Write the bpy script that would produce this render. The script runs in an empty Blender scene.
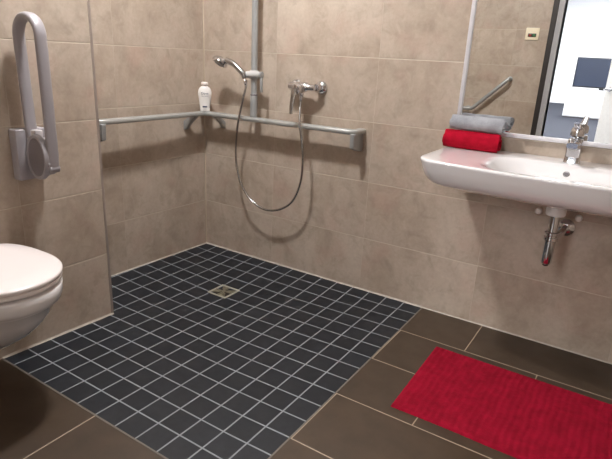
import bpy, bmesh, math, random
from mathutils import Vector, Matrix
random.seed(7)
PI = math.pi
scene = bpy.context.scene
C = scene.collection

# ------------------------------------------------------------------ helpers
def link(o, parent=None):
    C.objects.link(o)
    if parent: o.parent = parent
    return o

def obj(name, bm, mat, parent=None, smooth=True, angle=40):
    bmesh.ops.recalc_face_normals(bm, faces=bm.faces[:])
    me = bpy.data.meshes.new(name)
    bm.to_mesh(me); bm.free()
    for m in (mat if isinstance(mat, (list, tuple)) else [mat]): me.materials.append(m)
    if smooth:
        me.polygons.foreach_set('use_smooth', [True]*len(me.polygons))
        try: me.set_sharp_from_angle(angle=math.radians(angle))
        except Exception: pass
    o = bpy.data.objects.new(name, me)
    link(o)
    if parent:
        o.parent = parent
        o.matrix_parent_inverse = Matrix.Translation(root_loc(parent)).inverted()
    return o

def root_loc(p):
    # parts sit in world coordinates below their Empty; a part itself has an identity world matrix
    return p.location.copy() if p.type == 'EMPTY' else Vector((0, 0, 0))

def thing(name, label, cat, loc, group=None):
    o = bpy.data.objects.new(name, None); link(o)
    o.location = loc; o.empty_display_size = .05
    o['label'] = label; o['category'] = cat
    if group: o['group'] = group
    return o

def tag(o, label, cat, group=None):
    o['label'] = label; o['category'] = cat
    if group: o['group'] = group
    return o

def struct(name, bm, mat, **k):
    o = obj(name, bm, mat, None, smooth=False); o['kind'] = 'structure'; return o

def box(bm, x0, x1, y0, y1, z0, z1, bev=0, seg=2, mi=0):
    x0, x1 = sorted((x0, x1)); y0, y1 = sorted((y0, y1)); z0, z1 = sorted((z0, z1))
    t = bmesh.new()
    v = [t.verts.new((x, y, z)) for x in (x0, x1) for y in (y0, y1) for z in (z0, z1)]
    for f in ((0,1,3,2),(4,6,7,5),(0,4,5,1),(2,3,7,6),(0,2,6,4),(1,5,7,3)):
        t.faces.new([v[i] for i in f])
    bmesh.ops.recalc_face_normals(t, faces=t.faces[:])
    if bev: bmesh.ops.bevel(t, geom=t.edges[:], offset=bev, segments=seg, profile=.5, affect='EDGES')
    merge(bm, t, mi)
    return bm

def merge(bm, t, mi=0):
    mp = {}
    for v in t.verts: mp[v] = bm.verts.new(v.co)
    for f in t.faces:
        try:
            g = bm.faces.new([mp[v] for v in f.verts]); g.material_index = mi
        except ValueError: pass
    t.free()

def frame(d):
    d = d.normalized()
    a = Vector((0, 0, 1)) if abs(d.z) < .9 else Vector((0, 1, 0))
    u = d.cross(a).normalized(); return u, u.cross(d).normalized()

def loft(bm, rings, cap0=True, cap1=True, closed=True, mi=0):
    R = [[bm.verts.new(p) for p in r] for r in rings]
    n = len(R[0])
    for a, b in zip(R[:-1], R[1:]):
        for i in range(n if closed else n-1):
            j = (i+1) % n
            bm.faces.new((a[i], a[j], b[j], b[i])).material_index = mi
    if cap0: bm.faces.new(list(reversed(R[0]))).material_index = mi
    if cap1: bm.faces.new(R[-1]).material_index = mi
    return R

def sweep(bm, pts, rad, n=14, wide=None, up=None, cap=True, power=1.0):
    """tube along pts; rad scalar or per-point; wide = radius along 'up'-perp axis"""
    pts = [Vector(p) for p in pts]; m = len(pts)
    rs = rad if isinstance(rad, (list, tuple)) else [rad]*m
    T = []
    for i in range(m):
        a = pts[max(i-1, 0)]; b = pts[min(i+1, m-1)]; T.append((b-a).normalized())
    if up is not None:
        u = Vector(up)
    else:
        u, _ = frame(T[0])
    rings = []
    for i in range(m):
        t = T[i]
        u = (u - t*u.dot(t)).normalized(); v = t.cross(u)
        r = rs[i]; w = wide if wide else r
        rings.append([])
        for k in range(n):
            th = 2*PI*k/n; c, s = math.cos(th), math.sin(th)
            if power != 1: c = math.copysign(abs(c)**power, c); s = math.copysign(abs(s)**power, s)
            rings[-1].append(pts[i] + u*(w*c) + v*(r*s))
    loft(bm, rings, cap, cap)
    return bm

def lathe(bm, base, axis, prof, n=32, sx=1, sy=1, up=None):
    """prof: list of (r, h) along axis"""
    base = Vector(base); d = Vector(axis).normalized()
    if up is not None:
        u = Vector(up); u = (u - d*u.dot(d)).normalized(); v = d.cross(u)
    else: u, v = frame(d)
    rings = [[base + d*h + u*(max(r, 1e-4)*sx*math.cos(2*PI*k/n)) + v*(max(r, 1e-4)*sy*math.sin(2*PI*k/n)) for k in range(n)] for r, h in prof]
    loft(bm, rings, True, True)
    return bm

def prism(bm, pts, d, bev=0):
    """extrude polygon pts (3d) by vector d"""
    t = bmesh.new(); d = Vector(d)
    a = [t.verts.new(Vector(p)) for p in pts]; b = [t.verts.new(Vector(p)+d) for p in pts]
    t.faces.new(a); t.faces.new(list(reversed(b)))
    n = len(a)
    for i in range(n): t.faces.new((a[i], b[i], b[(i+1) % n], a[(i+1) % n]))
    bmesh.ops.recalc_face_normals(t, faces=t.faces[:])
    if bev: bmesh.ops.bevel(t, geom=t.edges[:], offset=bev, segments=2, profile=.5, affect='EDGES')
    merge(bm, t); return bm

def spline(pts, per=8):
    P = [Vector(p) for p in pts]; P = [P[0]*2-P[1]] + P + [P[-1]*2-P[-2]]
    out = []
    for i in range(1, len(P)-2):
        a, b, c, d = P[i-1:i+3]
        for k in range(per):
            t = k/per
            out.append(.5*((2*b)+(c-a)*t+(2*a-5*b+4*c-d)*t*t+(3*b-a-3*c+d)*t**3))
    out.append(P[-2]); return out

def rrect(x0, x1, y0, y1, r, n=8, m=10):
    """ccw rounded rectangle; r = radii (x0y0, x1y0, x1y1, x0y1)"""
    if not isinstance(r, (tuple, list)): r = (r,)*4
    out = []
    cs = [(x0+r[0], y0+r[0], PI, r[0]), (x1-r[1], y0+r[1], 1.5*PI, r[1]), (x1-r[2], y1-r[2], 0, r[2]), (x0+r[3], y1-r[3], .5*PI, r[3])]
    for q, (cx, cy, a, rr) in enumerate(cs):
        arc = [(cx+rr*math.cos(a+.5*PI*k/n), cy+rr*math.sin(a+.5*PI*k/n)) for k in range(n+1)]
        out += arc
        c2 = cs[(q+1) % 4]; e = (c2[0]+c2[3]*math.cos(c2[2]), c2[1]+c2[3]*math.sin(c2[2])); s = arc[-1]
        for k in range(1, m): out.append((s[0]+(e[0]-s[0])*k/m, s[1]+(e[1]-s[1])*k/m))
    return out

def lerp(a, b, t): return a+(b-a)*t
def inv(p):  # helper for interpolated point lists
    return p

# ------------------------------------------------------------------ materials
def lin(c):
    return tuple(((v/255)/12.92 if v/255 <= .04045 else ((v/255+.055)/1.055)**2.4) for v in c)+(1,)

class NT:
    def __init__(s, name):
        s.m = bpy.data.materials.new(name); s.m.use_nodes = True; s.t = s.m.node_tree
        s.b = s.t.nodes['Principled BSDF']
    def n(s, typ, **k):
        o = s.t.nodes.new(typ)
        for a, v in k.items(): setattr(o, a, v)
        return o
    def set(s, sock, v):
        if isinstance(v, bpy.types.NodeSocket): s.t.links.new(v, sock)
        elif v is not None: sock.default_value = v
    def math(s, op, a, b=None, c=None):
        o = s.n('ShaderNodeMath', operation=op)
        s.set(o.inputs[0], a)
        if b is not None: s.set(o.inputs[1], b)
        if c is not None: s.set(o.inputs[2], c)
        return o.outputs[0]
    def noise(s, vec, scale, detail=3, rough=.55, dist=0):
        o = s.n('ShaderNodeTexNoise'); s.set(o.inputs['Vector'], vec)
        o.inputs['Scale'].default_value = scale; o.inputs['Detail'].default_value = detail
        o.inputs['Roughness'].default_value = rough; o.inputs['Distortion'].default_value = dist
        return o.outputs['Fac']
    def mix(s, f, a, b, typ='MIX'):
        o = s.n('ShaderNodeMix', data_type='RGBA', blend_type=typ)
        s.set(o.inputs[0], f); s.set(o.inputs[6], a); s.set(o.inputs[7], b)
        return o.outputs[2]
    def mr(s, v, a, b, c=0., d=1.):
        o = s.n('ShaderNodeMapRange'); s.set(o.inputs[0], v)
        for i, q in enumerate((a, b, c, d)): o.inputs[i+1].default_value = q
        return o.outputs[0]
    def bump(s, h, strength, dist):
        o = s.n('ShaderNodeBump'); s.set(o.inputs['Height'], h)
        o.inputs['Strength'].default_value = strength; o.inputs['Distance'].default_value = dist
        s.t.links.new(o.outputs[0], s.b.inputs['Normal'])
    def pos(s):
        g = s.n('ShaderNodeNewGeometry'); return g.outputs['Position']
    def sep(s, v):
        o = s.n('ShaderNodeSeparateXYZ'); s.set(o.inputs[0], v); return o.outputs
    def comb(s, x, y, z):
        o = s.n('ShaderNodeCombineXYZ')
        for i, v in enumerate((x, y, z)): s.set(o.inputs[i], v)
        return o.outputs[0]
    def vadd(s, a, b):
        o = s.n('ShaderNodeVectorMath', operation='ADD'); s.set(o.inputs[0], a); s.set(o.inputs[1], b); return o.outputs[0]

def simple(name, col, rough=.5, metal=0., bump=None, var=.04, spec=None, coat=0):
    m = NT(name); p = m.pos()
    if var:
        f = m.noise(p, 30, 3)
        c = m.mix(m.mr(f, .3, .7), tuple(v*(1-var) for v in col[:3])+(1,), tuple(min(1, v*(1+var)) for v in col[:3])+(1,))
        m.set(m.b.inputs['Base Color'], c)
    else: m.b.inputs['Base Color'].default_value = col
    m.b.inputs['Roughness'].default_value = rough; m.b.inputs['Metallic'].default_value = metal
    if spec is not None: m.b.inputs['Specular IOR Level'].default_value = spec
    if coat: m.b.inputs['Coat Weight'].default_value = coat; m.b.inputs['Coat Roughness'].default_value = .05
    if bump: m.bump(m.noise(p, bump[0], 4), bump[1], bump[2])
    return m.m

def tiles(name, au, av, ou, ov, pu, pv, grout_w, grout_col, colfn, rough, brick=False, bumpd=.0015, groutrough=.8, vscale=1.0):
    """flat tiles: au, av = world axes; ou/ov joint offsets; pu/pv pitches"""
    m = NT(name); p = m.pos(); s = m.sep(p)
    b = m.math('DIVIDE', m.math('SUBTRACT', s[av], ov), pv)
    ib = m.math('FLOOR', b)
    a = m.math('DIVIDE', m.math('SUBTRACT', s[au], ou), pu)
    if brick:
        par = m.math('FLOORED_MODULO', ib, 2.0); a = m.math('ADD', a, m.math('MULTIPLY', par, .5))
    ia = m.math('FLOOR', a)
    def edge(q, iq, pitch):
        f = m.math('SUBTRACT', q, iq)
        return m.math('MULTIPLY', m.math('MINIMUM', f, m.math('SUBTRACT', 1.0, f)), pitch)
    d = m.math('MINIMUM', m.math('MULTIPLY', edge(a, ia, pu), vscale), edge(b, ib, pv))
    g = m.mr(d, grout_w*.42, grout_w*.58)         # 0 grout, 1 tile
    wn = m.n('ShaderNodeTexWhiteNoise', noise_dimensions='2D'); m.set(wn.inputs['Vector'], m.comb(ia, ib, 0.0))
    off = m.vadd(p, m.comb(m.math('MULTIPLY', wn.outputs[0], 7.0), m.math('MULTIPLY', wn.outputs[0], 3.0), m.math('MULTIPLY', wn.outputs[0], 5.0)))
    col = colfn(m, off, wn.outputs[0])
    gc = m.mix(m.noise(p, 14, 3), tuple(v*.82 for v in grout_col[:3])+(1,), grout_col)
    m.set(m.b.inputs['Base Color'], m.mix(g, gc, col))
    if isinstance(rough, tuple):
        rn = m.mr(m.noise(p, 6, 3), .3, .7, rough[0], rough[1])
    else: rn = rough
    mx = m.n('ShaderNodeMix', data_type='FLOAT'); m.set(mx.inputs[0], g); mx.inputs[2].default_value = groutrough; m.set(mx.inputs[3], rn)
    m.set(m.b.inputs['Roughness'], mx.outputs[0])
    h = m.math('ADD', m.mr(d, grout_w*.3, grout_w*.9), m.math('MULTIPLY', m.noise(off, 25, 4), .12))
    m.bump(h, .6, bumpd)
    return m.m

def beige(m, off, w):
    sc = m.n('ShaderNodeVectorMath', operation='MULTIPLY'); m.set(sc.inputs[0], off); sc.inputs[1].default_value = (1.5, 1.5, 1.0)
    n1 = m.noise(sc.outputs[0], 3.2, 6, .62, .4)
    n2 = m.noise(off, 13, 5, .6, .6)
    n3 = m.noise(off, 60, 3, .6)
    c = m.mix(m.mr(n1, .36, .64), lin((173, 157, 141)), lin((194, 180, 165)))
    c = m.mix(m.mr(n2, .50, .74, 0, .42), c, lin((134, 120, 102)))
    c = m.mix(m.mr(n2, .28, .44, .35, 0), c, lin((202, 187, 172)))
    n4 = m.noise(off, 5.5, 2, .5)
    c = m.mix(m.mr(n4, .55, .72, 0, .30), c, lin((190, 156, 142)))
    c = m.mix(m.mr(n3, .35, .75, 0, .14), c, lin((124, 107, 88)))
    v = m.mr(w, 0, 1, .965, 1.035)
    return m.mix(1.0, c, m.comb(v, v, v), 'MULTIPLY')

def dark_mosaic(m, off, w):
    n = m.noise(off, 40, 3)
    c = m.mix(m.mr(n, .3, .7), lin((18, 23, 30)), lin((25, 30, 38)))
    v = m.mr(w, 0, 1, .88, 1.12)
    return m.mix(1.0, c, m.comb(v, v, v), 'MULTIPLY')

def brown_tile(m, off, w):
    n = m.noise(off, 7, 5, .6)
    c = m.mix(m.mr(n, .3, .7), lin((60, 48, 37)), lin((74, 60, 47)))
    v = m.mr(w, 0, 1, .95, 1.05)
    return m.mix(1.0, c, m.comb(v, v, v), 'MULTIPLY')

GR = lin((204, 192, 174))
W_BACK = tiles('beige_tile_back', 0, 2, .525, -.0077, .6, .3015, .0035, GR, beige, (.32, .5), vscale=3.4)
W_LEFT = tiles('beige_tile_left', 1, 2, -.01, -.0077, .6, .3015, .0035, GR, beige, (.32, .5), vscale=3.4)
W_TOI = tiles('beige_tile_toilet', 1, 2, -.74, -.0077, .6, .3015, .0035, GR, beige, (.32, .5), vscale=3.4)
M_MOS = tiles('black_mosaic', 0, 1, .0877, -.0887, .1, .1, .0056, lin((142, 148, 152)), dark_mosaic, (.42, .58), bumpd=.001)
M_BRN = tiles('brown_floor_tile', 0, 1, .292, .011, .6, .3, .0042, lin((172, 155, 134)), brown_tile, (.38, .55), brick=True)
SIL = simple('white_silicone', lin((184, 176, 164)), .5)
PAINT = simple('white_paint', lin((236, 235, 232)), .7)
ALU = simple('brushed_aluminium', lin((190, 190, 192)), .35, 1.0)
GREYM = simple('satin_grey_metal', lin((168, 170, 170)), .4, .35)
RAILM = simple('anodised_rail', lin((186, 188, 186)), .36, .5)
CHROME = simple('chrome', lin((215, 215, 218)), .08, 1.0, var=0)
CHROME2 = simple('satin_chrome', lin((190, 190, 190)), .22, 1.0)
CER = simple('white_ceramic', lin((242, 240, 241)), .12, 0, var=.004, coat=.6)
SEATW = simple('white_seat_plastic', lin((240, 232, 230)), .22, 0, var=.004)
GREYP = simple('grey_plastic', lin((160, 156, 160)), .38, .1, var=.01)
GREYD = simple('dark_grey_plastic', lin((118, 112, 116)), .45, .0, var=.01)
WPLA = simple('white_plastic', lin((235, 232, 228)), .35, 0, var=.01)
BLK = simple('black_plastic', lin((22, 24, 28)), .3, 0, var=.02)
DARK = simple('dark_frame', lin((46, 40, 38)), .5)
CARPET = simple('blue_carpet', lin((26, 30, 44)), .95, 0, bump=(400, .5, .003), var=.08)
TEXTC = simple('label_ink', lin((70, 78, 104)), .5, var=0)
REDREFL = simple('red_mat_reflection', lin((64, 22, 24)), .6)  # plug colour: the red mat's reflection painted in as a dark red
BRASS = simple('drain_steel', lin((138, 133, 112)), .45, .3)

def mirror_mat():
    m = NT('mirror_glass'); m.b.inputs['Base Color'].default_value = (.93, .94, .93, 1)
    m.b.inputs['Metallic'].default_value = 1; m.b.inputs['Roughness'].default_value = 0.0
    return m.m
MIRR = mirror_mat()

def terry(name, c0, c1, ribs=0):
    m = NT(name); p = m.pos()
    n1 = m.noise(p, 25, 4); n2 = m.noise(p, 420, 3)
    c = m.mix(m.mr(n1, .3, .7), lin(c0), lin(c1))
    c = m.mix(m.mr(n2, .35, .65, .22, 0), c, tuple(v*.45 for v in lin(c0)[:3])+(1,))
    m.set(m.b.inputs['Base Color'], c)
    m.b.inputs['Roughness'].default_value = .95
    m.b.inputs['Specular IOR Level'].default_value = .15
    m.b.inputs['Sheen Weight'].default_value = .35
    m.b.inputs['Sheen Tint'].default_value = lin(c1)
    m.bump(m.math('ADD', n2, m.math('MULTIPLY', m.noise(p, 90, 3), .6)), .8, .003)
    return m.m
RED = terry('red_terry', (152, 8, 32), (184, 14, 46))
MATR = terry('red_bath_mat_pile', (132, 10, 34), (160, 16, 46))
GRY = terry('grey_terry', (150, 152, 158), (176, 178, 184))

def emis(name, col, s):
    m = NT(name); m.b.inputs['Base Color'].default_value = (.8, .8, .8, 1)
    m.b.inputs['Emission Color'].default_value = col; m.b.inputs['Emission Strength'].default_value = s
    return m.m

# ------------------------------------------------------------------ room shell
XR, YF, ZC = 2.95, -2.75, 2.5          # right wall, front wall (behind the camera), ceiling
XT, YT = .312, -.969                   # toilet wall plane and its end
SX, SY = 1.4877, -1.4887               # shower tray edge
DX, DY, DZ = .5377, -.4387, -.030      # drain

def quad(bm, pts, mi=0):
    f = bm.faces.new([bm.verts.new(p) for p in pts]); f.material_index = mi

bm = bmesh.new()
c = (DX, DY, DZ)
P00, P10, P11, P01 = (0, SY, 0), (SX, SY, 0), (SX, 0, 0), (0, 0, 0)
for a, b in ((P00, P10), (P10, P11), (P11, P01), (P01, P00)): quad(bm, (a, b, c), 1)
quad(bm, (P01, P00, (-.06, SY, 0), (-.06, 0, 0)), 1)
quad(bm, ((SX, SY, 0), (XR, SY, 0), (XR, 0, 0), (SX, 0, 0)))
quad(bm, ((XT-.2, YF, 0), (XR, YF, 0), (XR, SY, 0), (XT-.2, SY, 0)))
bmesh.ops.remove_doubles(bm, verts=bm.verts[:], dist=1e-5)
fl = struct('floor', bm, [M_BRN, M_MOS])
for p in fl.data.polygons:
    pass

bm = bmesh.new(); box(bm, -.15, XR+.15, 0, .15, -.05, ZC); struct('wall_back', bm, W_BACK)
LS = .036   # the shower's left wall runs a little out of square
bm = bmesh.new(); prism(bm, [(0, 0, -.05), (-LS, YT-.01, -.05), (-.2, YT-.01, -.05), (-.2, 0, -.05)], (0, 0, ZC+.05)); struct('wall_left', bm, W_LEFT)
bm = bmesh.new(); box(bm, -.15, XT, YF, YT, -.05, ZC); struct('wall_toilet', bm, W_TOI)
bm = bmesh.new(); box(bm, XR, XR+.15, YF, 0, -.05, ZC); struct('wall_right', bm, W_LEFT)
OX0, OX1, OZ = 1.48, 2.40, 2.04
bm = bmesh.new()
box(bm, -.15, OX0, YF-.12, YF, -.05, ZC); box(bm, OX1, XR+.15, YF-.12, YF, -.05, ZC); box(bm, OX0, OX1, YF-.12, YF, OZ, ZC)
struct('wall_front', bm, W_BACK)
bm = bmesh.new(); box(bm, -.15, XR+.15, YF-.12, .15, ZC, ZC+.1); struct('ceiling', bm, PAINT)

# silicone / grout joints along the floor and in the corner
def fz(x, y):
    rx = (DX-x)/DX if x < DX else (x-DX)/(SX-DX)
    ry = (y-DY)/(0-DY) if y > DY else (DY-y)/(DY-SY)
    return DZ*(1-min(1, max(rx, ry, 0)))
def joint(name, pts, d, w=.006):
    """little 45-degree fillet along pts; d = direction into the room"""
    bm = bmesh.new(); d = Vector(d)
    rings = []
    for p in pts:
        p = Vector(p)
        rings.append([p, p+Vector((0, 0, w*1.3)), p+d*w*.5+Vector((0, 0, w*.4)), p+d*w])
    loft(bm, rings)
    o = struct(name, bm, SIL); return o
joint('trim_1', [(0, 0, 0), (SX, 0, 0)], (0, -1, 0), .006)
joint('trim_2', [(0, 0, 0), (-LS, YT, 0)], (1, 0, 0), .005)
joint('trim_3', [(XT, YT-.1*k*.5, fz(XT, YT-.05*k)) for k in range(11)]+[(XT, SY, 0)], (1, 0, 0), .006)
joint('trim_4', [(SX, 0, 0), (XR, 0, 0)], (0, -1, 0), .004)
bm = bmesh.new()
loft(bm, [[(0, 0, z), (.005, 0, z), (0, -.005, z)] for z in (-.0, ZC)])
struct('trim_5', bm, simple('beige_silicone', lin((186, 170, 150)), .5))
# edge profile on the toilet wall corner
bm = bmesh.new(); box(bm, XT-.008, XT+.002, YT-.010, YT+.002, -.02, ZC, .0015); struct('trim_6', bm, simple('edge_profile', lin((176, 164, 156)), .3, .5))
# border strip between mosaic and brown tile
bm = bmesh.new(); box(bm, SX-.003, SX+.003, SY, 0, -.01, .0012); box(bm, XT, SX, SY-.003, SY+.003, -.01, .0012)
struct('trim_7', bm, simple('grey_border_joint', lin((112, 106, 98)), .7))

# door frame
bm = bmesh.new()
box(bm, OX0-.088, OX0-.045, YF, YF+.022, 0, OZ+.088, .003)
box(bm, OX1+.045, OX1+.088, YF, YF+.022, 0, OZ+.088, .003)
box(bm, OX0-.045, OX1+.045, YF, YF+.022, OZ+.045, OZ+.088, .003)
struct('trim_8', bm, DARK)
bm = bmesh.new()
box(bm, OX0-.045, OX0, YF-.13, YF+.016, 0, OZ+.045, .003)
box(bm, OX1, OX1+.045, YF-.13, YF+.016, 0, OZ+.045, .003)
box(bm, OX0, OX1, YF-.13, YF+.016, OZ, OZ+.045, .003)
struct('trim_9', bm, simple('grey_door_frame', lin((176, 176, 178)), .45))

# room beyond the door (seen in the mirror)
LX0, LX1, LY = -3.0, 5.0, -19.3
bm = bmesh.new(); quad(bm, ((LX0, LY, 0), (LX1, LY, 0), (LX1, YF, 0), (LX0, YF, 0))); struct('floor', bm, CARPET)
LW = simple('lounge_wall', lin((240, 241, 244)), .75)
bm = bmesh.new(); box(bm, LX0-.1, LX1+.1, LY-.1, LY, 0, 3.9); struct('wall_far', bm, LW)
bm = bmesh.new(); box(bm, LX0-.1, LX0, LY, YF-.12, 0, 3.9); struct('wall_far_left', bm, LW)
bm = bmesh.new(); box(bm, LX1, LX1+.1, LY, YF-.12, 0, 3.9); struct('wall_far_right', bm, LW)
bm = bmesh.new(); box(bm, LX0-.1, -.15, YF-.12, YF-.02, 0, 3.9); box(bm, XR+.15, LX1+.1, YF-.12, YF-.02, 0, 3.9)
box(bm, -.15, XR+.15, YF-.13, YF-.12, OZ+.05, 3.9)
struct('wall_near', bm, LW)
bm = bmesh.new(); box(bm, LX0-.1, LX1+.1, LY-.1, YF-.12, 3.9, 4.0); struct('ceiling', bm, LW)

# door leaf, ajar into the far room
hx, hy = OX1-.01, YF-.125; ex, ey = 1.845, -3.57
d = Vector((ex-hx, ey-hy, 0)).normalized(); nrm = Vector((-d.y, d.x, 0))
H0 = Vector((hx, hy, .008)); L = .88
bm = bmesh.new()
prism(bm, [H0, H0+d*L, H0+d*L+nrm*.04, H0+nrm*.04], (0, 0, OZ-.02), .003)
door = struct('door_1', bm, simple('white_door', lin((232, 232, 230)), .4))
for sgn in (0, 1):
    bm = bmesh.new()
    b0 = H0+d*(L-.07)+Vector((0, 0, 1.02)) + (nrm*.04 if sgn else Vector())
    o = nrm*(1 if sgn else -1)
    lathe(bm, b0, o, [(.025, 0), (.025, .008), (.009, .009), (.009, .05)], 20)
    sweep(bm, [b0+o*.045, b0+o*.05-d*.03, b0+o*.05-d*.12], .009, 12)
    h = obj('door_handle', bm, CHROME2, door)

# ------------------------------------------------------------------ mirror
mx0, mx1, mz0, mz1 = 1.537, 2.62, .903, 2.0
t = thing('wall_mirror', 'large wall mirror in a slim silver frame above the washbasin', 'mirror', (1.9, 0, mz0))
bm = bmesh.new(); box(bm, mx0+.012, mx1-.012, -.012, -.001, mz0+.012, mz1-.012); obj('glass', bm, MIRR, t, smooth=False)
bm = bmesh.new(); f = .018
box(bm, mx0, mx0+f, -.02, 0, mz0, mz1, .002); box(bm, mx1-f, mx1, -.02, 0, mz0, mz1, .002)
box(bm, mx0+f, mx1-f, -.02, 0, mz0, mz0+f, .002); box(bm, mx0+f, mx1-f, -.02, 0, mz1-f, mz1, .002)
obj('frame', bm, simple('light_mirror_frame', lin((214, 212, 216)), .35, .2), t)

# ------------------------------------------------------------------ washbasin
BX0, BX1, ZB = 1.53, 2.53, .84
def basin():
    t = thing('washbasin', 'wide white wall-mounted ceramic washbasin under the mirror', 'washbasin', (2.03, 0, ZB))
    xc, hw = 2.03, .5
    def out(ins, z, back=0.0015, zb=0):
        r = max(.03, .085-ins*.25)
        pts = rrect(BX0+ins, BX1-ins, -.468+ins, -back, (r, r, .004, .004))
        res = []
        for x, y in pts:
            k = max(0, 1-((x-xc)/hw)**2); fr = max(0, min(1, (-y-.2)/.25))
            res.append(Vector((x, y-.042*k*fr, z)))
        return res
    outer = [(.22, .696), (.18, .702), (.14, .711), (.11, .719), (.085, .729), (.062, .7375), (.044, .745), (.030, .757), (.020, .774), (.010, .800), (.002, .828), (.0, .834), (.002, .8385), (.006, ZB)]
    rings = []
    for ins, z in outer:
        rings.append(out(ins, z))
    top = rings[-1]
    def bowl(x0, x1, y0, y1, r, z):
        pts = rrect(x0, x1, y0, y1, r)
        res = []
        for x, y in pts:
            k = max(0, 1-((x-xc)/hw)**2); fr = max(0, min(1, (-y-.2)/.25))
            res.append(Vector((x, y-.042*k*fr, z)))
        return res
    B = (1.745, 2.50, -.44, -.135)
    lip = bowl(*B, .11, ZB)
    for q in (.3, .7): rings.append([a.lerp(b, q) for a, b in zip(top, lip)])
    rings.append(lip)
    for ins, z in ((.005, .8388), (.012, .8345), (.020, .825), (.032, .806), (.044, .788), (.060, .771), (.085, .757), (.115, .748)):
        rings.append(bowl(B[0]+ins*1.9, B[1]-ins, B[2]+ins, B[3]-ins*.75, max(.03, .11-ins*.5), z))
    bm = bmesh.new(); loft(bm, rings)
    obj('bowl', bm, CER, t, angle=60)
    # overflow ring on the rear inner slope
    p = Vector((2.034, -.157, .805)); n = Vector((0, -.85, .52)).normalized()
    bm = bmesh.new(); lathe(bm, p, n, [(.0125, -.004), (.0125, .002), (.010, .004), (.0085, .002), (.0085, -.002)], 24)
    orng = obj('overflow_ring', bm, CHROME2, t)
    bm = bmesh.new(); lathe(bm, p+n*.0022, n, [(.0084, 0), (.0084, .0008)], 20); obj('overflow_hole', bm, GREYD, orng)
    bm = bmesh.new(); lathe(bm, (2.05, -.30, .7475), (0, 0, 1), [(.03, 0), (.03, .002), (.024, .004), (.022, .003), (.008, .003)], 28)
    obj('waste_plug', bm, CHROME, t)
    for bx in (1.946, 2.101):
        bm = bmesh.new()
        lathe(bm, (bx, 0, .613), (0, -1, 0), [(.006, 0), (.006, .045)], 12)
        lathe(bm, (bx, -.03, .613), (0, -1, 0), [(.012, 0), (.0145, .004), (.0145, .010), (.011, .017), (.004, .02)], 20)
        o = obj('bolt_cap', bm, WPLA, t)
basin()

# bottle trap under the basin
t = thing('drain_trap', 'chrome drain trap hanging below the white washbasin', 'drain trap', (2.045, -.24, .47))
tx, ty = 2.033, -.235
bm = bmesh.new(); lathe(bm, (tx, ty, .658), (0, 0, 1), [(.033, 0), (.036, .004), (.036, .032), (.034, .036)], 28); obj('collar', bm, WPLA, t)
bm = bmesh.new(); lathe(bm, (tx, ty, .585), (0, 0, 1), [(.0195, 0), (.0195, .074)], 24); obj('tailpipe', bm, CHROME, t)
bm = bmesh.new(); lathe(bm, (tx, ty, .555), (0, 0, 1), [(.022, 0), (.026, .003), (.026, .014), (.022, .017), (.022, .022), (.026, .025), (.026, .034), (.022, .037)], 28); obj('union_nut', bm, CHROME, t)
bm = bmesh.new(); lathe(bm, (tx, ty, .455), (0, 0, 1), [(.008, 0), (.016, .004), (.0205, .014), (.021, .10)], 28); obj('trap_cup', bm, CHROME, t)
bm = bmesh.new(); lathe(bm, (tx, ty, .449), (0, 0, 1), [(.006, 0), (.011, .003), (.011, .009)], 20); o = obj('drain_plug', bm, REDREFL, t); o['label'] = 'plug painted with the dark red reflection of the mat'
bm = bmesh.new(); sweep(bm, spline([(tx, ty, .545), (tx+.005, ty+.06, .553), (tx+.02, ty+.13, .556), (tx+.025, -.002, .556)], 6), .014, 18); obj('outlet_pipe', bm, CHROME, t)
bm = bmesh.new(); lathe(bm, (tx+.025, -.001, .556), (0, -1, 0), [(.036, 0), (.035, .006), (.024, .014), (.015, .017)], 28); obj('wall_rose', bm, CHROME, t)

# faucet
fx, fy = 2.036, -.085
t = thing('basin_faucet', 'chrome single-lever faucet on the rear rim of the washbasin', 'faucet', (fx, fy, ZB))
bm = bmesh.new()
rings = []
for q, (z, hx_, hy_, oy) in enumerate(((0, .029, .028, 0), (.003, .030, .029, 0), (.006, .0285, .0275, 0), (.03, .027, .026, -.001), (.06, .0265, .026, -.003), (.085, .026, .026, -.005), (.094, .024, .024, -.005), (.097, .020, .020, -.005))):
    rings.append([Vector((fx+a_*hx_, fy+oy+b_*hy_, ZB+z)) for a_, b_ in rrect(-1, 1, -1, 1, .45, 5, 3)])
loft(bm, rings)
obj('body', bm, CHROME, t, angle=50)
bm = bmesh.new()
rings = []
for q in range(9):
    s = q/8; y = fy-.005-.095*s; z = ZB+.068+.010*math.sin(s*PI*.6); hw = lerp(.0245, .019, s); hh = lerp(.022, .010, s)
    rings.append([Vector((fx+a*hw, y, z+b*hh)) for a, b in rrect(-1, 1, -1, 1, .55, 4, 2)])
loft(bm, rings)
obj('spout', bm, CHROME, t, angle=50)
bm = bmesh.new(); lathe(bm, (fx, fy-.086, ZB+.058), (0, 0, 1), [(.010, 0), (.011, .002), (.011, .012)], 20); obj('aerator', bm, CHROME2, t)
bm = bmesh.new()
lathe(bm, (fx, fy, ZB+.103), (0, 0, 1), [(.020, 0), (.0245, .003), (.0245, .022), (.021, .032), (.012, .038)], 32)
obj('cartridge_cap', bm, CHROME, t)
bm = bmesh.new()
rings = []
for q in range(9):
    s = q/8; y = fy-.005-.085*s; z = ZB+.132+.03*s; hw = lerp(.014, .009, s); hh = lerp(.008, .004, s)
    rings.append([Vector((fx+a*hw, y, z+b*hh)) for a, b in rrect(-1, 1, -1, 1, .6, 4, 2)])
loft(bm, rings); obj('lever', bm, CHROME, t, angle=50)

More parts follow.
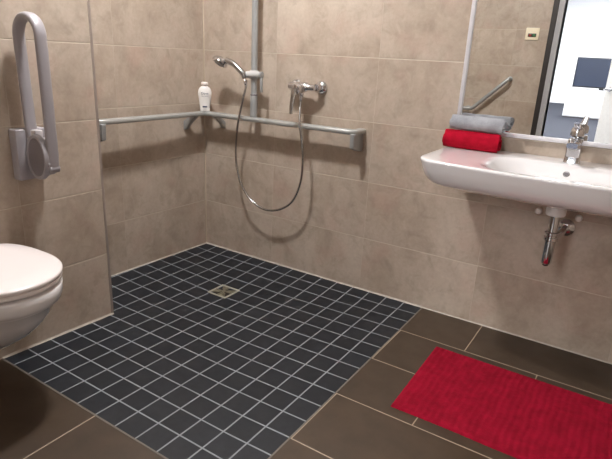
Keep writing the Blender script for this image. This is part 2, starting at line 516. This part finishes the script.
# ------------------------------------------------------------------ rolled towels
def roll(name, x0, x1, yc, zc, r, squash, turns, mat, seed, tilt=0, dy=0, a0=0):
    rnd = random.Random(seed); N = int(turns*26); r0 = r*.22
    th = (r-r0)/turns
    prof_o, prof_i = [], []
    for i in range(N+1):
        a = 2*PI*turns*i/N + a0; rr = r0 + (r-r0)*i/N
        prof_o.append((a, rr)); prof_i.append((a, rr-th*.64))
    pr = prof_o + list(reversed(prof_i))
    bm = bmesh.new(); rings = []; M = 26
    ph = [rnd.uniform(0, 6) for _ in range(4)]
    for j in range(M+1):
        s = j/M; x = lerp(x0, x1, s)
        en = min(s, 1-s)*M
        k = 1 if en > 1 else (.955 if en < .5 else .985)
        ring = []
        for n, (a, rr) in enumerate(pr):
            w = 1 + .018*math.sin(5*s*PI+a*2+ph[0]) + .012*math.sin(13*s+3*a+ph[1])
            outer = rr > r*.8
            q = rr*w*(k if outer else 1)
            y = q*math.cos(a); z = q*math.sin(a)*squash
            z = max(z, -r*squash*.93)
            xx = x + (.004*math.sin(a*1.7+ph[2]) + (r-rr)*.10*(1 if s > .5 else -1) if en < .5 else 0)
            ring.append(Vector((xx, yc+dy*(s-.5)+y, zc+z+tilt*(s-.5))))
        rings.append(ring)
    loft(bm, rings, False, False)
    # end caps: strip between outer and inner spiral
    bm.verts.ensure_lookup_table(); n = len(pr); K = N+1
    for base in (0, M*n):
        for i in range(N):
            a, b = base+i, base+i+1; c2, d2 = base+n-1-i, base+n-2-i
            try: bm.faces.new([bm.verts[q] for q in (a, b, d2, c2)])
            except ValueError: pass
    return obj(name, bm, mat, angle=70)
o = roll('rolled_towel', 1.519, 1.752, -.082, .8805, .0435, .98, 3.2, RED, 3, dy=-.006, a0=3.5)
tag(o, 'rolled red towel lying on the left end of the washbasin', 'towel')
o = roll('rolled_towel', 1.537, 1.759, -.074, .9525, .0375, .90, 2.6, GRY, 9, dy=-.004, a0=1.2)
tag(o, 'rolled grey towel stacked on top of the red towel', 'towel')

# ------------------------------------------------------------------ shower handrail (L-shaped)
RO, RZ = .082, .848
t = thing('shower_handrail', 'L-shaped silver handrail running along both shower walls', 'handrail', (RO, -RO, RZ))
pts = [(-LS, -.800, RZ), (.035, -.800, RZ), (.062, -.795, RZ), (RO-.006, -.776, RZ), (RO-.004, -.74, RZ), (RO, -.40, RZ), (RO, -RO-.03, RZ), (RO+.002, -RO-.009, RZ), (RO+.009, -RO-.002, RZ), (RO+.03, -RO, RZ),
       (.4, -RO, RZ), (.75, -RO, RZ), (1.035, -RO, RZ), (1.056, -RO+.006, RZ), (1.064, -RO+.022, RZ), (1.065, -.03, RZ), (1.065, 0, RZ)]
bm = bmesh.new()
sweep(bm, pts, .0225, 20, wide=.0135, up=(0, 0, 1), power=.62)
obj('rail', bm, RAILM, t, angle=50)
def bracket(px, py, axis, wall=0, drop=.738, end=False):
    bm = bmesh.new(); w = .024
    prof = [(wall, drop), (.012, drop), (.035, drop+.03), (.078, .822), (.095, .834), (.095, .84), (.05, .84), (wall, .80)]
    if end: prof = [(wall, drop), (.045, drop+.004), (.098, drop+.022), (.103, .834), (.103, .84), (wall, .84)]
    if axis == 'y': p3 = [(px-w/2, -a, z) for a, z in prof]; dd = (w, 0, 0)
    else: p3 = [(a, py-w/2, z) for a, z in prof]; dd = (0, w, 0)
    prism(bm, p3, dd, .0025)
    obj('bracket', bm, GREYM, t, angle=50)
bracket(1.065, 0, 'y', 0, .748, True); bracket(.155, 0, 'y', 0, .765); bracket(0, -.79, 'x', -LS*.8, .742, True); bracket(0, -.16, 'x', -LS*.15, .752)

# riser pole
PX, PY = .440, -.082
t = thing('shower_riser_rail', 'tall vertical grey shower rail standing up from the handrail', 'shower rail', (PX, PY, RZ))
bm = bmesh.new(); sweep(bm, [(PX, PY, z) for z in (.87, 1.0, 1.4, 1.9, 2.1)], .0165, 24); obj('pole', bm, GREYM, t)
bm = bmesh.new(); lathe(bm, (PX, PY, RZ+.0145), (0, 0, 1), [(.019, 0), (.020, .005), (.0195, .108), (.0185, .114), (.0165, .116)], 28); obj('lower_sleeve', bm, GREYM, t)
bm = bmesh.new(); lathe(bm, (PX, PY, .975), (0, 0, 1), [(.0185, 0), (.0205, .002), (.0205, .006), (.0185, .008)], 28); o = obj('ring', bm, GREYD, t); o['label'] = 'dark ring'
bm = bmesh.new(); sweep(bm, [(PX, 0, 2.08), (PX, PY, 2.08)], .012, 18); lathe(bm, (PX, -.001, 2.08), (0, -1, 0), [(.03, 0), (.03, .006), (.014, .01)], 24); obj('wall_fixing', bm, GREYM, t)
# slider
SZ = 1.085
bm = bmesh.new(); lathe(bm, (PX, PY, SZ-.022), (0, 0, 1), [(.021, 0), (.024, .004), (.024, .04), (.021, .044)], 28)
sweep(bm, [(PX-.030, PY-.030, SZ-.002), (PX-.015, PY-.022, SZ), (PX+.058, PY-.020, SZ), (PX+.060, PY-.02, SZ)], [.017, .0165, .0165, .014], 24)
sl = obj('slider', bm, WPLA if False else simple('light_grey_plastic', lin((188, 188, 186)), .35), t)
bm = bmesh.new(); lathe(bm, (PX+.058, PY-.020, SZ), (1, 0, 0), [(.0165, 0), (.018, .003), (.018, .009), (.014, .012)], 24); 
prism(bm, [(PX+.058, PY-.028, SZ-.005), (PX+.070, PY-.028, SZ-.005), (PX+.074, PY-.030, SZ-.088), (PX+.063, PY-.030, SZ-.088)], (0, .014, 0), .003)
obj('clamp_lever', bm, GREYM, sl)

# hand shower
hb = Vector((PX-.034, -.122, SZ-.022))
t = thing('hand_shower', 'chrome hand shower resting in its holder on the vertical rail', 'shower head', hb)
path = spline([hb, (.398, -.124, 1.086), (.372, -.130, 1.110), (.335, -.134, 1.136), (.290, -.138, 1.150)], 8)
rr = [lerp(.0115, .0155, min(1, i/10)) for i in range(len(path))]
bm = bmesh.new(); sweep(bm, path, rr, 20); obj('handle', bm, CHROME2, t)
hn = Vector((-.25, -.50, -.82)).normalized(); hc = Vector((.250, -.136, 1.143))
bm = bmesh.new(); lathe(bm, hc-hn*.006, hn, [(.004, -.018), (.022, -.014), (.037, -.004), (.0435, .008), (.0445, .016), (.041, .021), (.030, .022)], 40); obj('head', bm, CHROME, t)
bm = bmesh.new(); lathe(bm, hc+hn*.014, hn, [(.030, 0), (.030, .004), (.027, .0055)], 36)
u, v = frame(hn)
sp = obj('spray_face', bm, GREYM, t)
bm = bmesh.new()
for rad_, cnt in ((.007, 6), (.014, 10), (.021, 16)):
    for k in range(cnt):
        a = 2*PI*k/cnt; q = hc+hn*.0185+u*rad_*math.cos(a)+v*rad_*math.sin(a)
        lathe(bm, q, hn, [(.0013, 0), (.0011, .002)], 8)
obj('nozzles', bm, GREYD, sp)

# ------------------------------------------------------------------ mixer
MX, MZ = .740, 1.041
t = thing('shower_mixer', 'chrome single-lever shower mixer on the tiled back wall', 'mixer tap', (MX, 0, MZ))
for s in (-1, 1):
    bm = bmesh.new(); lathe(bm, (MX+s*.077, -.0005, MZ), (0, -1, 0), [(.034, 0), (.034, .006), (.031, .013), (.020, .020), (.016, .022), (.016, .045)], 36); obj('wall_rose', bm, CHROME, t)
    bm = bmesh.new(); lathe(bm, (MX+s*.077, -.038, MZ), (0, -1, 0), [(.019, 0), (.021, .003), (.021, .018), (.018, .022)], 6 if False else 24); obj('union_nut', bm, CHROME, t)
bm = bmesh.new()
sweep(bm, [(MX-.080, -.068, MZ), (MX-.077, -.068, MZ), (MX-.050, -.069, MZ), (MX-.038, -.070, MZ), (MX-.030, -.070, MZ), (MX+.024, -.070, MZ), (MX+.032, -.070, MZ), (MX+.042, -.069, MZ), (MX+.077, -.068, MZ), (MX+.080, -.068, MZ)], [.010, .015, .0155, .021, .0245, .0245, .021, .0155, .015, .010], 28)
lathe(bm, (MX+.004, -.055, MZ-.002), (0, -1, -.12), [(.022, 0), (.026, .01), (.027, .048), (.026, .052)], 32)
lathe(bm, (MX, -.07, MZ-.04), (0, 0, 1), [(.012, 0), (.012, .04)], 20)
obj('body', bm, CHROME, t)
bm = bmesh.new(); lathe(bm, (MX+.004, -.110, MZ-.009), (0, -1, -.12), [(.0262, 0), (.0262, .016), (.022, .024), (.010, .027)], 32); cap = obj('lever_cap', bm, CHROME, t)
bm = bmesh.new()
rings = []
for q in range(11):
    s = q/10; y = -.134-.022*math.sin(s*PI*.5)-.004*s; z = MZ-.004-.126*s; hw = lerp(.0155, .0085, s); hh = lerp(.010, .0045, s)
    rings.append([Vector((MX+a*hw, y+b*hh, z)) for a, b in rrect(-1, 1, -1, 1, .6, 4, 2)])
loft(bm, rings); obj('lever', bm, CHROME2, t, angle=50)

# hose
def build_hose():
    A = [(.410, -.121, 1.056), (.414, -.120, 1.02), (.398, -.125, .95), (.372, -.125, .85)]
    pts = A + HOSE_MID + [(.752, -.098, .93), (.742, -.078, .965), (.740, -.071, 1.0)]
    P = spline(pts, 30)
    r = [.0062*(1+.05*(1 if i % 2 else -1)) for i in range(len(P))]
    bm = bmesh.new(); sweep(bm, P, r, 12)
    o = obj('shower_hose', bm, CHROME2)
    tag(o, 'silver metal shower hose hanging in a loop below the mixer', 'shower hose')
    for a, b in ((Vector(pts[0]), Vector(pts[1])), (Vector(pts[-1]), Vector(pts[-2]))):
        bm = bmesh.new(); dd = (b-a).normalized()
        lathe(bm, a, dd, [(.0075, 0), (.0095, .003), (.0095, .022), (.007, .027)], 20); obj('hose_nut', bm, CHROME, o)
HOSE_MID = [(.352, -.118, .77), (.340, -.112, .66), (.345, -.106, .57), (.368, -.102, .49), (.412, -.098, .42), (.470, -.095, .378), (.535, -.094, .357), (.60, -.094, .362), (.665, -.096, .388), (.720, -.099, .430), (.760, -.102, .495), (.785, -.106, .58), (.792, -.112, .68), (.786, -.120, .78), (.770, -.121, .86)]
build_hose()

# ------------------------------------------------------------------ bottle on the handrail corner
bx, by, bz = .091, -.093, RZ+.0138
t = thing('shower_gel_bottle', 'white shower gel bottle with dark lettering standing on the handrail corner', 'bottle', (bx, by, bz))
face = Vector((.68, -.73, 0)).normalized(); side = Vector((0, 0, 1)).cross(face)
bm = bmesh.new()
prof = [(.024, 0), (.027, .002), (.0285, .02), (.033, .06), (.038, .092), (.038, .106), (.0345, .121), (.026, .133), (.0165, .140), (.012, .143), (.012, .150)]
lathe(bm, (bx, by, bz), (0, 0, 1), prof, 40, 1, .60, up=side)
obj('bottle_body', bm, WPLA, t)
bm = bmesh.new()
lathe(bm, (bx, by, bz+.147), (0, 0, 1), [(.0175, 0), (.0195, .002), (.0195, .012), (.0175, .015)], 32)
lathe(bm, (bx, by, bz+.1395), (0, 0, 1), [(.0128, 0), (.0128, .004), (.012, .0085)], 28)
obj('cap', bm, simple('cream_cap', lin((236, 226, 220)), .35), t)
def text_mesh(name, s, size, loc, zrot, mat, parent, extrude=.0004):
    cu = bpy.data.curves.new(name, 'FONT'); cu.body = s; cu.size = size; cu.extrude = extrude
    cu.align_x = 'CENTER'; cu.align_y = 'CENTER'
    tmp = bpy.data.objects.new(name, cu); C.objects.link(tmp)
    dg = bpy.context.evaluated_depsgraph_get(); dg.update()
    me = bpy.data.meshes.new_from_object(tmp.evaluated_get(dg)); 
    bpy.data.objects.remove(tmp)
    R = Matrix.Translation(loc) @ Matrix.Rotation(zrot, 4, 'Z') @ Matrix.Rotation(PI/2, 4, 'X')
    me.transform(R); me.materials.clear(); me.materials.append(mat)
    o = bpy.data.objects.new(name, me); link(o, parent)
    o.matrix_parent_inverse = Matrix.Translation(root_loc(parent)).inverted()
    return o
zr = math.atan2(face.y, face.x)+PI/2
def onface(h, r): return Vector((bx, by, bz+h))+face*r
text_mesh('lettering', 'Dove', .019, onface(.100, .0232), zr, TEXTC, t)
text_mesh('lettering', 'NOURISHING', .0066, onface(.085, .0226), zr, TEXTC, t)
bm = bmesh.new()
for k in range(9):
    h = .021+.010*k/8
q = onface(.026, .0170)
prism(bm, [q-side*.013+Vector((0,0,-.004)), q+side*.013+Vector((0,0,-.004)), q+side*.013+Vector((0,0,.004)), q-side*.013+Vector((0,0,.004))], face*.0016, .0005)
o = obj('label_strip', bm, TEXTC, t); o['label'] = 'dark printed strip near the foot'

# ------------------------------------------------------------------ floor drain
t = thing('floor_drain', 'square steel floor drain set in the black mosaic', 'floor drain', (DX, DY, DZ))
bm = bmesh.new(); h = .062
for sx0, sx1, sy0, sy1 in ((-h, h, -h, -h+.010), (-h, h, h-.010, h), (-h, -h+.010, -h+.010, h-.010), (h-.010, h, -h+.010, h-.010)):
    box(bm, DX+sx0, DX+sx1, DY+sy0, DY+sy1, DZ-.01, DZ+.0045, .0008)
obj('frame', bm, simple('drain_frame_steel', lin((176, 174, 158)), .45, .3), t)
bm = bmesh.new(); box(bm, DX-h+.009, DX+h-.009, DY-h+.009, DY+h-.009, DZ-.006, DZ+.0015); obj('tray', bm, simple('drain_dark', lin((58, 52, 42)), .5, .3), t)
bm = bmesh.new()
# cross bars and four leaf shaped fins per quadrant
for a in range(4):
    ca, sa = math.cos(a*PI/2), math.sin(a*PI/2)
    def R(x, y): return Vector((DX+x*ca-y*sa, DY+x*sa+y*ca, DZ+.002))
    prism(bm, [R(.004, -.002), R(.053, -.002), R(.053, .002), R(.004, .002)], (0, 0, .003))
    for k in range(4):
        o1 = .008+.0115*k
        prism(bm, [R(o1+.0, .006), R(o1+.006, .006), R(o1*.55+.050*.45+.004, .022+.004*k), R(.046-.0*k, .046), R(o1*.6+.014, .026)], (0, 0, .0026))
lathe(bm, (DX, DY, DZ+.001), (0, 0, 1), [(.009, 0), (.009, .005), (.006, .006)], 20)
obj('grate', bm, BRASS, t)

# ------------------------------------------------------------------ fold-up toilet rail
RY = -1.292
t = thing('folding_grab_rail', 'grey fold-up grab rail in its raised position beside the toilet', 'grab rail', (XT, RY, .8))
bm = bmesh.new(); box(bm, XT, XT+.046, -1.352, -1.235, .702, .890, .006, 3); obj('wall_plate', bm, GREYP, t)
bm = bmesh.new(); box(bm, XT+.04, .455, -1.315, -1.262, .730, .862, .012, 3); 
hg = obj('hinge', bm, GREYP, t)
bm = bmesh.new(); lathe(bm, (.428, -1.308, .797), (0, -1, 0), [(.059, 0), (.059, .012), (.057, .018), (.051, .018), (.049, .014)], 48, 1.0, 1.40, up=(1, 0, 0))
obj('hinge_cover', bm, GREYP, hg)
bm = bmesh.new(); lathe(bm, (.428, -1.321, .797), (0, -1, 0), [(.0495, 0), (.0495, .0025), (.047, .0035)], 48, 1.0, 1.40, up=(1, 0, 0))
obj('cover_inlay', bm, GREYD, hg)
bm = bmesh.new(); box(bm, .392, .424, -1.315, -1.285, .862, .892, .004, 2); o = obj('latch', bm, simple('light_latch', lin((205, 200, 202)), .3), hg)
x1, x2, zt = .352, .482, 1.292-.068-.012
arc = [((x1+x2)/2-.065*math.cos(PI*k/16), RY, zt+.065*math.sin(PI*k/16)) for k in range(17)]
P = [(.366, RY, .80), (.360, RY, .9), (.355, RY, 1.05)] + [(lerp(a[0], a[0], 1), a[1], a[2]) for a in arc] + [(.482, RY, 1.08), (.482, RY, .95), (.481, RY, .85), (.480, RY, .80), (.478, RY, .775), (.477, RY, .757)]
bm = bmesh.new(); sweep(bm, P, .0125, 20, wide=.0205, up=(0, 1, 0), power=.75); obj('looped_bar', bm, GREYP, t, angle=50)
bm = bmesh.new(); lathe(bm, (.478, RY-.015, .776), (0, -1, 0), [(.0105, 0), (.0105, .008), (.008, .0105)], 28)
lathe(bm, (.4765, RY+.020, .758), (0, -1, 0), [(.011, 0), (.0145, .003), (.0145, .037), (.011, .040)], 28)
box(bm, .44, .477, RY-.012, RY+.012, .765, .80, .004)
obj('pivot_joint', bm, GREYP, t)

# ------------------------------------------------------------------ toilet
TY = -1.60; ZL = .50
t = thing('wall_hung_toilet', 'white wall-hung toilet with closed lid beside the fold-up rail', 'toilet', (XT, TY, ZL))
def plan(xb, xf, w, wb, z, n=56):
    """D-shape: back at xb (width wb), rounded nose at xf"""
    pts = []
    cx = xb+(xf-xb)*.52
    for k in range(n):
        a = 2*PI*k/n; ca, sa = math.cos(a), math.sin(a)
        if ca >= 0: x = cx+(xf-cx)*ca**.92; y = w*math.copysign(abs(sa)**.95, sa)
        else:
            x = cx+(cx-xb)*math.copysign(abs(ca)**.55, ca); q = (cx-x)/(cx-xb); y = lerp(w, wb, q*q)*math.copysign(abs(sa)**.5, sa)
        pts.append(Vector((x, TY+y, z)))
    return pts
xf = .812
bm = bmesh.new()
loft(bm, [plan(.37, xf-.001, .178, .165, ZL-.018), plan(.37, xf+.001, .181, .168, ZL-.014), plan(.37, xf+.001, .182, .169, ZL-.006), plan(.372, xf-.002, .180, .167, ZL-.003), plan(.375, xf-.008, .174, .162, ZL), plan(.40, xf-.08, .11, .10, ZL+.003), plan(.45, xf-.2, .03, .03, ZL+.0038)])
obj('lid', bm, SEATW, t, angle=60)
bm = bmesh.new()
for sx_, sy_ in ((.45, .13), (.45, -.13), (.72, .08), (.72, -.08)): lathe(bm, (sx_, TY+sy_, .456), (0, 0, 1), [(.010, 0), (.010, .010)], 12)
loft(bm, [plan(.37, xf-.010, .172, .160, ZL-.036), plan(.37, xf-.002, .178, .165, ZL-.033), plan(.37, xf-.001, .180, .167, ZL-.024), plan(.37, xf-.005, .176, .163, ZL-.0195)])
obj('seat', bm, SEATW, t, angle=60)
bm = bmesh.new()
rings = []
for xb, f_, w, wb, z in ((XT, .470, .085, .10, .150), (XT, .520, .108, .12, .170), (XT, .590, .128, .14, .205), (XT, .655, .145, .155, .250), (XT, .712, .158, .165, .300), (XT, .752, .167, .172, .345), (XT, .778, .172, .176, .385), (XT, .794, .176, .178, .396), (XT, .7945, .1765, .178, .399), (XT, .804, .181, .181, .402), (XT, .811, .183, .182, .42), (XT, .813, .184, .182, .450), (XT, .808, .180, .178, .456)):
    rings.append(plan(xb, f_, w, wb, z))
loft(bm, rings); obj('pan', bm, CER, t, angle=60)
for s in (-1, 1):
    bm = bmesh.new(); lathe(bm, (.352, TY+s*.08, .456), (0, 0, 1), [(.016, 0), (.016, .03), (.012, .035)], 20); obj('hinge', bm, CHROME, t)

# ------------------------------------------------------------------ bath mat
def mat_():
    bm = bmesh.new(); nx, ny = 150, 90; x0, x1, y0, y1 = 1.688, 2.50, -.838, -.338
    rnd = random.Random(5)
    V = {}
    for i in range(nx+1):
        for j in range(ny+1):
            s, r = i/nx, j/ny
            x = lerp(x0, x1, s) - .009*(r) ; y = lerp(y0, y1, r)
            y += .0015*math.sin(x*17+1)*(1-r)
            e = min(s*(x1-x0), (1-s)*(x1-x0), r*(y1-y0), (1-r)*(y1-y0))
            hgt = .011*min(1, (e/.008))**.5 if e > 0 else 0.0
            rib = .0018*math.sin(2*PI*(x+.0025*math.sin(y*40))/.024)
            z = .0012 + hgt*(1+.0) + (rib+.0007*rnd.uniform(-1, 1) if e > .008 else 0)
            V[i, j] = bm.verts.new((x+.0008*rnd.uniform(-1, 1), y+.0008*rnd.uniform(-1, 1), z))
    for i in range(nx):
        for j in range(ny): bm.faces.new((V[i, j], V[i+1, j], V[i+1, j+1], V[i, j+1]))
    # underside
    per = [(i, 0) for i in range(nx)]+[(nx, j) for j in range(ny)]+[(i, ny) for i in range(nx, 0, -1)]+[(0, j) for j in range(ny, 0, -1)]
    lo = [bm.verts.new((V[k].co.x, V[k].co.y, .0003)) for k in per]
    for a in range(len(per)):
        b = (a+1) % len(per); bm.faces.new((V[per[a]], lo[a], lo[b], V[per[b]]))
    bm.faces.new(lo)
    o = obj('bath_mat', bm, MATR, angle=80)
    tag(o, 'red ribbed bath mat lying on brown floor tiles in front of the basin', 'bath mat')
mat_()

# ------------------------------------------------------------------ things seen in the mirror
yw = YF
t = thing('angled_grab_bar', 'bent grab bar on the opposite tiled wall, seen in the mirror', 'grab bar', (.85, yw, .80))
bm = bmesh.new()
sweep(bm, [(.45, yw+.06, .80), (.6, yw+.06, .80), (.82, yw+.06, .80), (.845, yw+.06, .803), (.865, yw+.06, .815), (1.12, yw+.06, 1.065), (1.132, yw+.055, 1.078), (1.138, yw+.03, 1.083), (1.138, yw, 1.083)], .016, 18)
obj('bar', bm, GREYM, t)
for q in ((.45, .80), (.80, .80), (1.138, 1.083)):
    bm = bmesh.new(); lathe(bm, (q[0], yw, q[1]-.0), (0, 1, 0), [(.022, 0), (.022, .005), (.018, .007), (.011, .008), (.011, .055)], 28); obj('mount', bm, GREYM, t)

t = thing('switch_plate', 'cream switch plate with small green and red lights beside the doorway', 'switch', (1.262, yw, 1.465))
bm = bmesh.new(); box(bm, 1.207, 1.317, yw, yw+.010, 1.415, 1.515, .003); obj('plate', bm, simple('cream_plastic', lin((238, 228, 200)), .4), t)
bm = bmesh.new(); box(bm, 1.228, 1.296, yw+.008, yw+.013, 1.440, 1.468, .002); pl = obj('display', bm, simple('display_dark', lin((60, 56, 50)), .4), t)
bm = bmesh.new(); box(bm, 1.268, 1.288, yw+.012, yw+.0145, 1.446, 1.462, .001); o = obj('indicator', bm, simple('green_lens', lin((40, 120, 60)), .3), pl); o['label'] = 'green indicator'
bm = bmesh.new(); box(bm, 1.236, 1.256, yw+.012, yw+.0145, 1.446, 1.462, .001); o = obj('indicator', bm, simple('red_lens', lin((160, 50, 36)), .3), pl); o['label'] = 'red indicator'

SYD = -13.0
t = thing('sideboard', 'long white sideboard on blue carpet beyond the doorway', 'sideboard', (1.2, SYD, 0))
bm = bmesh.new(); box(bm, .34, 2.14, SYD-.5, SYD, .03, .715, .006); obj('cabinet', bm, simple('white_lacquer', lin((240, 240, 242)), .35), t)
bm = bmesh.new(); box(bm, .38, 2.10, SYD-.46, SYD-.04, 0, .035); obj('plinth', bm, GREYD, t)
for k in range(3):
    bm = bmesh.new(); box(bm, .35+.6*k, .35+.6*k+.58, SYD, SYD+.018, .05, .695, .003); dr = obj('door', bm, simple('white_lacquer', lin((240, 240, 242)), .35), t)
    bm = bmesh.new(); box(bm, .35+.6*k+.52, .35+.6*k+.54, SYD+.018, SYD+.035, .5, .62, .003); obj('handle', bm, CHROME2, dr)
t = thing('television', 'large black flat television standing on the white sideboard', 'television', (1.09, SYD-.2, .715))
bm = bmesh.new(); box(bm, .42, 1.77, SYD-.24, SYD-.18, .765, 1.50, .008); tvb = obj('casing', bm, BLK, t)
bm = bmesh.new(); box(bm, .445, 1.745, SYD-.181, SYD-.177, .80, 1.475); obj('screen', bm, simple('dark_screen', lin((34, 42, 60)), .35), tvb)
bm = bmesh.new(); box(bm, .72, 1.47, SYD-.33, SYD-.1, .716, .728, .003); box(bm, 1.04, 1.15, SYD-.23, SYD-.19, .728, .77, .003); obj('stand', bm, BLK, t)

# ------------------------------------------------------------------ lamps
LXp, LYp = .80, -1.05
t = thing('ceiling_lamp', 'round white ceiling lamp above the shower', 'lamp', (LXp, LYp, ZC))
bm = bmesh.new(); lathe(bm, (LXp, LYp, ZC), (0, 0, -1), [(.105, 0), (.105, .02), (.10, .025)], 40); obj('base', bm, WPLA, t)
bm = bmesh.new(); lathe(bm, (LXp, LYp, ZC-.024), (0, 0, -1), [(.09, 0), (.088, .02), (.075, .04), (.045, .050), (.01, .053)], 40); obj('diffuser', bm, emis('lamp_glow', (1.0, .985, .985, 1), 480), t)

def area(name, loc, size, power, col, rot=(0, 0, 0), sy=None):
    l = bpy.data.lights.new(name, 'AREA'); l.energy = power; l.color = col; l.size = size
    if sy: l.shape = 'RECTANGLE'; l.size_y = sy
    o = bpy.data.objects.new(name, l); link(o); o.location = loc; o.rotation_euler = rot
    return o
# unseen fill light added near the bathroom door, lights of the far room
area('door_fill_light', (1.95, -1.9, ZC-.01), .5, 1.5, (1, .96, .95))
for k, y in enumerate((-5, -8.5, -12, -15.5)):
    area('lounge_light', (1.0, y, 3.88), 2.5, 430, (1, 1, 1))

w = bpy.data.worlds.new('world'); scene.world = w; w.use_nodes = True
w.node_tree.nodes['Background'].inputs[0].default_value = (.8, .85, 1, 1); w.node_tree.nodes['Background'].inputs[1].default_value = .05

# ------------------------------------------------------------------ camera
cd = bpy.data.cameras.new('camera'); co = bpy.data.objects.new('camera', cd); link(co)
cd.sensor_fit = 'HORIZONTAL'; cd.sensor_width = 36; cd.lens = 522.5177*36/612
co.location = (2.2548, -2.3754, 1.1892); co.rotation_euler = (1.2510, -.0466985, .5761961)
cd.clip_start = .02
scene.camera = co
scene.view_settings.view_transform = 'Standard'; scene.view_settings.look = 'None'
scene.view_settings.exposure = 0; scene.view_settings.gamma = 1
scene.view_settings.use_curve_mapping = False
